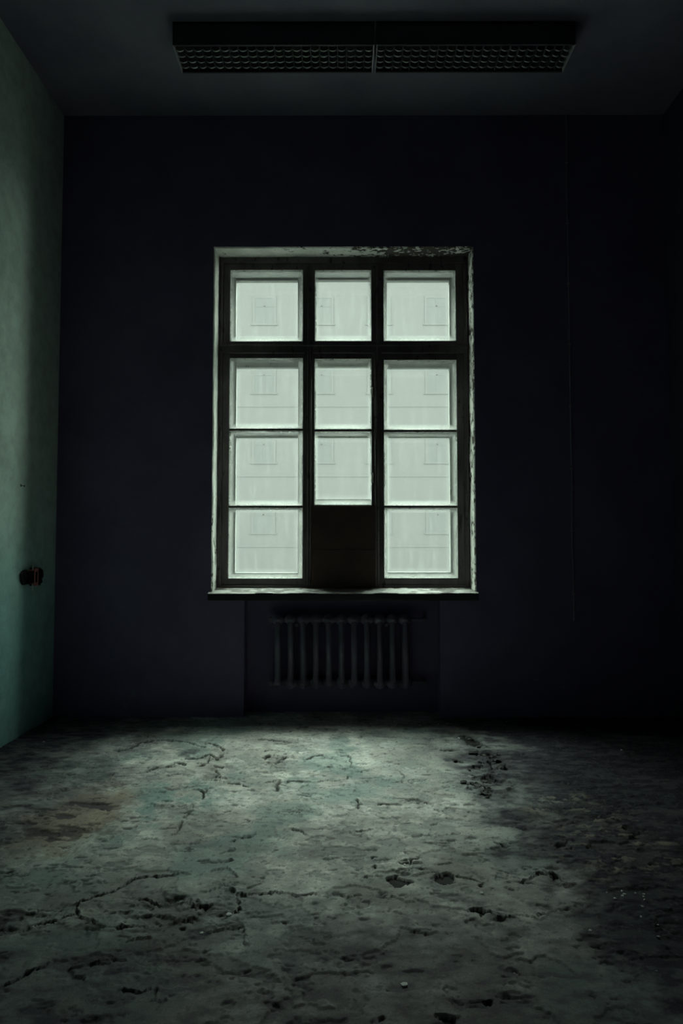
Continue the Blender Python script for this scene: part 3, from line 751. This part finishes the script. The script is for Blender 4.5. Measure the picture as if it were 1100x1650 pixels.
# nail left in the green wall
y = 2.197 * FPX * CP / (553 - 32); x, z = P(32, 782, y)
bm = bmesh.new(); add_tube(bm, (0, 0, 0), (.022, 0, -.004), .0022, 8); add_tube(bm, (.022, 0, -.004), (.025, 0, -.0045), .006, 10)
add_tube(bm, (-.002, 0, 0), (.0015, 0, 0), .010, 9)
o = finish(bm, 'nail', M['plastic_black']); o.location = (XL, y, z); tag(o, 'small dark nail in the green wall above the broken socket', 'nail')

# thin cable running down the window wall
cable = empty('wall_cable', (PX(917, D, 600), D, PZ(1000, D))); tag(cable, 'thin pale cable clipped down the dark wall beside the window', 'cable')
bm = bmesh.new(); zt, zb = ZC - PZ(1000, D), 0
prev = None
for k in range(41):
    zz = zb + (zt - zb) * k / 40; p = Vector((.004 * math.sin(k * .7) * (.4 + .6 * math.sin(k * .21)), -.006, zz))
    if prev is not None: add_tube(bm, prev, p, .0042, 8)
    prev = p
finish(bm, 'cable_run', M['cable'], cable, smooth=True)
for k in range(8):
    zz = .2 + k * .48
    box('cable_clip', (-.010, .010, -.012, 0, zz - .006, zz + .006), M['cable'], cable, .002)

# ------------------------------------------------------------------ debris on the floor
def crumb_mesh(seed, sx, sy, sz, name):
    rnd = random.Random(seed); bm = bmesh.new()
    r = bmesh.ops.create_icosphere(bm, subdivisions=1, radius=1.0)
    for v in bm.verts:
        q = rnd.uniform(.65, 1.2); v.co = Vector((v.co.x * sx * q, v.co.y * sy * q, max(-.3, v.co.z) * sz * q))
    bmesh.ops.recalc_face_normals(bm, faces=bm.faces)
    me = bpy.data.meshes.new(name); bm.to_mesh(me); bm.free(); return me
crumbs = [crumb_mesh(k, .011, .010, .007, 'plaster_crumb') for k in range(5)]
for m_ in crumbs: m_.materials.append(M['crumb'])
def crumb(u, v, s, k, label, group):
    x, y = F(u, v); o = link('plaster_crumb', crumbs[k % 5]); z = floor_z(x, y)
    o.location = (x, y, z + .0015 * s); o.scale = (s, s, s); o.rotation_euler.z = k * 1.7
    return tag(o, label, 'crumb', group)
near = [(977,1436),(1001,1434),(1005,1439),(1023,1437),(1036,1439),(1036,1443),(1038,1448),(1034,1461),(1032,1477),(950,1499),(1059,1488),(1059,1509),(1002,1442),(1056,1565),(990,1446)]
for k, (u, v) in enumerate(near):
    crumb(u, v, .42 + .25 * ((k * 7) % 5) / 5, k, 'tiny white plaster crumb among the soot in the right foreground', 'white crumbs in the sooty foreground')
for k, (u, v) in enumerate([(597,1166),(631,1171),(676,1166),(720,1164),(706,1166),(635,1163),(815,1161),(868,1168),(70,1195),(1000,1208)]):
    crumb(u, v, .8, k + 2, 'tiny pale plaster crumb in the shade below the window wall', 'crumbs along the window wall')
crumb(771, 1197, 1.5, 1, 'bright white plaster crumb at the end of the black crumbled seam', None)
crumb(739, 1188, 1.0, 3, 'small pale crumb at the window end of the black seam', None)
crumb(755, 1187, 1.0, 2, 'pale crumb lying in the middle of the black hollow', None)
crumb(651, 1584, 1.15, 4, 'pale plaster crumb alone on the bare foreground floor', None)
crumb(324, 1500, .8, 0, 'pale crumb inside the dark hollow in the left foreground', None)
crumb(369, 1472, 1.2, 2, 'glinting grey crumb at the curled end of the long crack', None)
crumb(775, 1440, .9, 1, 'pale crumb by the crack between the two hollows and the soot', None)

def flake_mesh(seed, w, l, curl, t=.003, name='paint_flake'):
    """curled chip with thickness"""
    rnd = random.Random(seed); n, m_ = 7, 5; top = []
    prof = [rnd.uniform(.7, 1.05) for _ in range(n + 1)]; prof[0] *= .5; prof[-1] *= .45
    vs, fs = [], []
    for side in (0, 1):
        for i in range(n + 1):
            for j in range(m_ + 1):
                s, r = i / n - .5, j / m_ - .5
                x = s * w; y = r * l * prof[i] + .1 * l * math.sin(5 * s + seed)
                z = curl * (4 * r * r) * (.5 + .9 * (s + .5)) + .15 * curl * math.sin(9 * s + seed) + .15 * curl + (t if side == 0 else 0)
                vs.append((x, y, z))
    o_ = (n + 1) * (m_ + 1); I = lambda i, j, b: b * o_ + i * (m_ + 1) + j
    for i in range(n):
        for j in range(m_):
            fs.append((I(i, j, 0), I(i + 1, j, 0), I(i + 1, j + 1, 0), I(i, j + 1, 0))); fs.append((I(i, j + 1, 1), I(i + 1, j + 1, 1), I(i + 1, j, 1), I(i, j, 1)))
    for i in range(n):
        fs.append((I(i, 0, 1), I(i + 1, 0, 1), I(i + 1, 0, 0), I(i, 0, 0))); fs.append((I(i, m_, 0), I(i + 1, m_, 0), I(i + 1, m_, 1), I(i, m_, 1)))
    for j in range(m_):
        fs.append((I(0, j, 0), I(0, j + 1, 0), I(0, j + 1, 1), I(0, j, 1))); fs.append((I(n, j, 1), I(n, j + 1, 1), I(n, j + 1, 0), I(n, j, 0)))
    me = bpy.data.meshes.new(name); me.from_pydata(vs, [], fs); me.validate(); return me
flakes = [flake_mesh(k, .062, .05, .007, .002) for k in range(5)]
for m_ in flakes: m_.materials.append(M['flake'])
seam = [(748,1190),(760,1188),(768,1199),(757,1213),(775,1214),(766,1236),(779,1231),(795,1216),(802,1228),(806,1240),(772,1254),(786,1257),(757,1264),(777,1268),(788,1272),(775,1282),(790,1281),(736,1226)]
for k, (u, v) in enumerate(seam):
    x, y = F(u + random.uniform(-12, 12), v + random.uniform(-5, 5)); o = link('paint_flake', flakes[k % 5]); o.location = (x, y, floor_z(x, y) + .002); s = .45 + .6 * ((k * 3) % 5) / 5
    o.scale = (s, s, s); o.rotation_euler.z = k * 2.1
    tag(o, 'curled dark paint flake in the crumbled seam on the floor', 'paint flake', 'dark flakes along the crumbled seam')

# ------------------------------------------------------------------ across the street
Yb = D + 30.0; SZ = -9.0
bld = empty('apartment_building', (0, Yb, SZ)); tag(bld, 'pale hazy apartment building seen through the dusty window panes', 'building')
BX0, BX1, BZ1 = -34.0, 34.0, 18.5
box('facade_wall', (BX0, BX1, 0, 10, 0, BZ1 - SZ), M['facade'], bld)
box('cornice', (BX0 - .3, BX1 + .3, -.55, 0, BZ1 - SZ - .5, BZ1 - SZ), M['facade_trim'], bld, .05)
pit = PX(518, Yb) - PX(425, Yb); rowp = PZ(713, Yb) - PZ(826, Yb)
z0 = PZ(745, Yb) - SZ
for r in range(-3, 4):
    zz = z0 + r * rowp
    if r > -3: box('string_course', (BX0, BX1, -.025, 0, zz - .75, zz - .62), M['facade_trim'], bld)
fm = sm = None
for r in range(-2, 4):
    for c in range(-4, 9):
        x = PX(425, Yb) + c * pit; zz = z0 + r * rowp
        if fm is None:
            bm = bmesh.new(); w, hgt = .50, 1.35
            for d in ((-w - .12, -w, -.03, 0, -.1, hgt + .12), (w, w + .12, -.03, 0, -.1, hgt + .12), (-w, w, -.03, 0, hgt, hgt + .12), (-w - .2, w + .2, -.04, 0, -.08, 0), (-.03, .03, -.03, 0, 0, hgt), (-w, w, -.03, 0, .9, .95)): add_box(bm, *d)
            f = finish(bm, 'facade_window', M['facade_trim'], bld); fm = f.data
            bm = bmesh.new(); add_box(bm, -w, w, -.02, -.003, 0, hgt); s = finish(bm, 'window_pane', M['facade_glass'], f); sm = s.data
        else:
            f = link('facade_window', fm, bld); s = link('window_pane', sm, f)
        f.location = (x, 0, zz)
street = box('street', (-60, 60, D + WT + .2, Yb + 10, SZ - .5, SZ), M['street']); tag(street, 'grey street surface between the two buildings', kind='structure')
